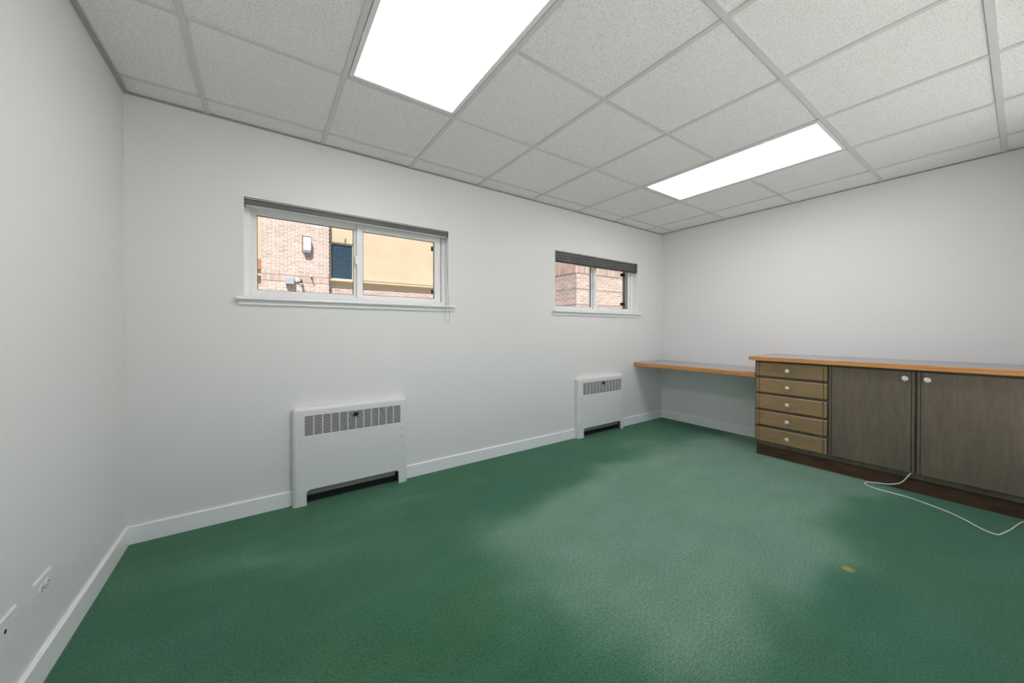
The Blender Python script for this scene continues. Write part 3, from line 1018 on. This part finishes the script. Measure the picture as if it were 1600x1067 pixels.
# stucco walls either side with a projecting ledge and brick below
def bay(x0, x1, cut=None):
    if cut:
        wa, wb, za, zb = cut
        bm = wall_with_holes(x0, x1, 2.70, TOPZ, SYF, SYF + 0.3, [cut])
    else:
        bm = B((x0, x1, SYF, SYF + 0.3, 2.70, TOPZ))
    obj('stucco_wall', bm, M['stucco'], bld)
    bm = bmesh.new()
    prism(bm, [(SYF, 2.70), (SYF - 0.02, 2.70), (SYF - 0.02, 2.79), (SYF - 0.05, 2.83), (SYF - 0.10, 2.875), (SYF - 0.17, 2.885), (SYF - 0.17, 2.935), (SYF, 2.955)], 'x', x0, x1)
    obj('ledge', bm, M['ledge'], bld)
    base = obj('brick_base', B((x0, x1, SYF + 0.008 - 0.02, SYF + 0.3, -0.6, 2.70)), M['mortar'], bld)
    lay(base, courses(x0, x1, 2.70 - 0.004 - 48 * CRS, 2.70), SYF - 0.02, 'y', lambda u, z: False)
    return base
WIN = (2.545, 3.345, 2.955, 4.235)
bay(px1, 9.5, WIN)
bay(-7.0, px0)
obj('flashing', B((3.40, 9.5, SYF - 0.03, SYF, 2.950, 2.985)), M['flash'], bld)
wf = 0.035
wA, wB, wC, wD = WIN
w_ = obj('window_frame', B((wA, wA + wf, SYF + 0.01, SYF + 0.07, wC, wD), (wB - 0.075, wB, SYF + 0.01, SYF + 0.07, wC, wD), (wA + wf, wB - 0.075, SYF + 0.01, SYF + 0.07, wC, wC + wf), (wA + wf, wB - 0.075, SYF + 0.01, SYF + 0.07, wD - 0.03, wD)), M['cream'], bld)
obj('pane', B((wA + wf, wB - 0.075, SYF + 0.04, SYF + 0.05, wC + wf, wD - 0.03)), M['dark_glass'], w_)
hd = obj('window_head', B((wA - 0.02, wB + 0.02, SYF - 0.02, SYF, wD, wD + 0.022)), M['flash'], bld)
obj('roof_slab', B((-7.0, 9.5, PY - 0.1, PY + 4, TOPZ, TOPZ + 0.2)), M['exterior'], bld)
obj('timber_block', B((0.30, 0.575, SYF - 0.1, SYF, 3.08, 3.42), bevel=0.01), M['tan'], bld)

# sconce on the pier
sc = thing('wall_sconce', (1.82, PY, 3.72), 'white box light fixed high on the brick pier outside', 'wall light')
obj('back_plate', B((1.685, 1.945, PY - 0.03, PY - 0.002, 3.74, 4.27), bevel=0.004), M['dark_metal'], sc)
bm = bmesh.new()
prism(bm, [(PY - 0.03, 3.72), (PY - 0.15, 3.78), (PY - 0.17, 3.84), (PY - 0.17, 4.20), (PY - 0.03, 4.24)], 'x', 1.705, 1.925)
obj('box', bm, M['white_metal'], sc)
obj('lens', B((1.73, 1.90, PY - 0.14, PY - 0.05, 3.715, 3.735)), M['grey_metal'], sc)
# junction box, camera and spout on the soldier course
jb = thing('junction_box', (1.335, PY, 2.63), 'grey metal utility box on the soldier course outside', 'utility box')
obj('body', B((1.212, 1.455, PY - 0.13, PY - 0.018, 2.64, 2.865), bevel=0.008, seg=2), M['grey_metal'], jb)
obj('cover', B((1.225, 1.442, PY - 0.14, PY - 0.128, 2.652, 2.853), bevel=0.004), M['grey_metal'], jb)
sc2 = thing('security_camera', (1.58, PY, 2.70), 'small white security camera bracket beside the grey utility box', 'camera')
obj('base', B((1.49, 1.585, PY - 0.05, PY - 0.018, 2.74, 2.87), bevel=0.006), M['white_metal'], sc2)
bm = bmesh.new()
tube(bm, [(1.54, PY - 0.04, 2.80), (1.58, PY - 0.09, 2.79), (1.63, PY - 0.12, 2.75)], 0.014, 8)
obj('arm', bm, M['white_metal'], sc2)
bm = bmesh.new()
lathe(bm, [(0, 0.02), (0.01, 0.036), (0.13, 0.036), (0.14, 0.028)], (1.655, PY - 0.07, 2.80), (-0.1, -0.75, -0.65), 14)
obj('head', bm, M['dark_metal'], sc2)
sp = thing('pipe_stub', (1.97, PY, 2.7), 'short dark pipe stub sticking out right of the security camera', 'pipe')
bm = bmesh.new()
lathe(bm, [(0, 0.03), (0.012, 0.03), (0.012, 0.018), (0.12, 0.018)], (1.955, PY - 0.02, 2.90), (0, -1, -0.2), 12)
obj('spout', bm, M['dark_metal'], sp)
# dark rod standing in for a faint rod shadow over the dark window
rd = thing('shadow_rod', (3.0, SYF, 4.27), 'thin dark rod standing in for a faint rod shadow above the dark window', 'rod')
bm = bmesh.new()
tube(bm, [(3.05, SYF - 0.002, 4.43), (3.04, SYF - 0.05, 4.42), (3.00, SYF - 0.05, 4.29)], 0.011, 8)
obj('rod', bm, M['dark_metal'], rd)

# brick wing coming forward, seen through the second window
WY, WX0, WX1 = 4.2, 7.618, 9.66
wing = thing('brick_wing', (8.6, WY + 1, -0.6), 'pale brick building corner with dark joint lines seen through the right window', 'building')
bands = [(2.310, 2.722), (1.884, 2.290), (1.452, 1.866), (1.02, 1.434), (-0.55, 1.00)]
BZ = [(a - 0.006, a + int((b - a - BH) / CRS + 1e-6) * CRS + BH + 0.006) for a, b in bands[:-1]] + [(-0.6, 0.995), (2.737, 2.931), (2.943, 5.0)]
front = obj('brick_front', B((WX0 + 0.07, WX1, WY + 0.07, WY + 0.86, -0.6, 5.0), *[(WX0 + 0.005, WX1, WY + 0.005, WY + 0.85, a, b) for a, b in BZ]), M['mortar'], wing)
side = obj('brick_side', B((WX0 + 0.009, WX0 + 0.3, WY + 0.851, WY + 6.4, -0.6, 2.70)), M['mortar'], wing)
obj('stucco_side', B((WX0 + 0.05, WX0 + 0.3, WY + 0.86, WY + 6.4, 2.76, 5.0)), M['stucco'], wing)
bm = bmesh.new()
prism(bm, [(WX0 + 0.05, 2.70), (WX0 - 0.02, 2.70), (WX0 - 0.05, 2.735), (WX0 - 0.05, 2.755), (WX0 + 0.05, 2.775)], 'y', WY + 0.86, WY + 6.4)
obj('ledge', bm, M['ledge'], wing)
fp, spc = [], []
for z0, z1 in bands:
    fp += courses(WX0 + 0.002, WX1, z0, z1)
    spc += courses(WY + 0.018, WY + 0.86, z0, z1)
fp += courses(WX0 + 0.002, WX1, 3.052, 4.95)
spc += courses(WY + 0.018, WY + 0.86, 3.052, 4.95)
lay(front, fp, WY, 'y', lambda u, z: 1.80 < z < 3.1, limit=200)
lay(front, soldiers(WX0 + 0.002, WX1, 2.738, 2.930), WY - 0.01, 'y', lambda u, z: True, 'soldier_brick')
lay(front, soldiers(WX0 + 0.002, WX1, 2.942, 3.042), WY - 0.004, 'y', lambda u, z: True, 'rowlock_brick')
lay(side, spc, WX0, 'x', lambda u, z: 1.80 < z < 3.1, limit=100)
lay(side, soldiers(WY + 0.02, WY + 0.86, 2.738, 2.892), WX0 - 0.01, 'x', lambda u, z: True, 'soldier_brick')
lay(side, soldiers(WY + 0.02, WY + 0.86, 2.904, 3.042), WX0 - 0.004, 'x', lambda u, z: True, 'rowlock_brick')
far = []
for z0, z1 in bands:
    far += courses(WY + 0.87, WY + 6.35, z0, min(z1, 2.69))
lay(side, far, WX0, 'x', lambda u, z: False)
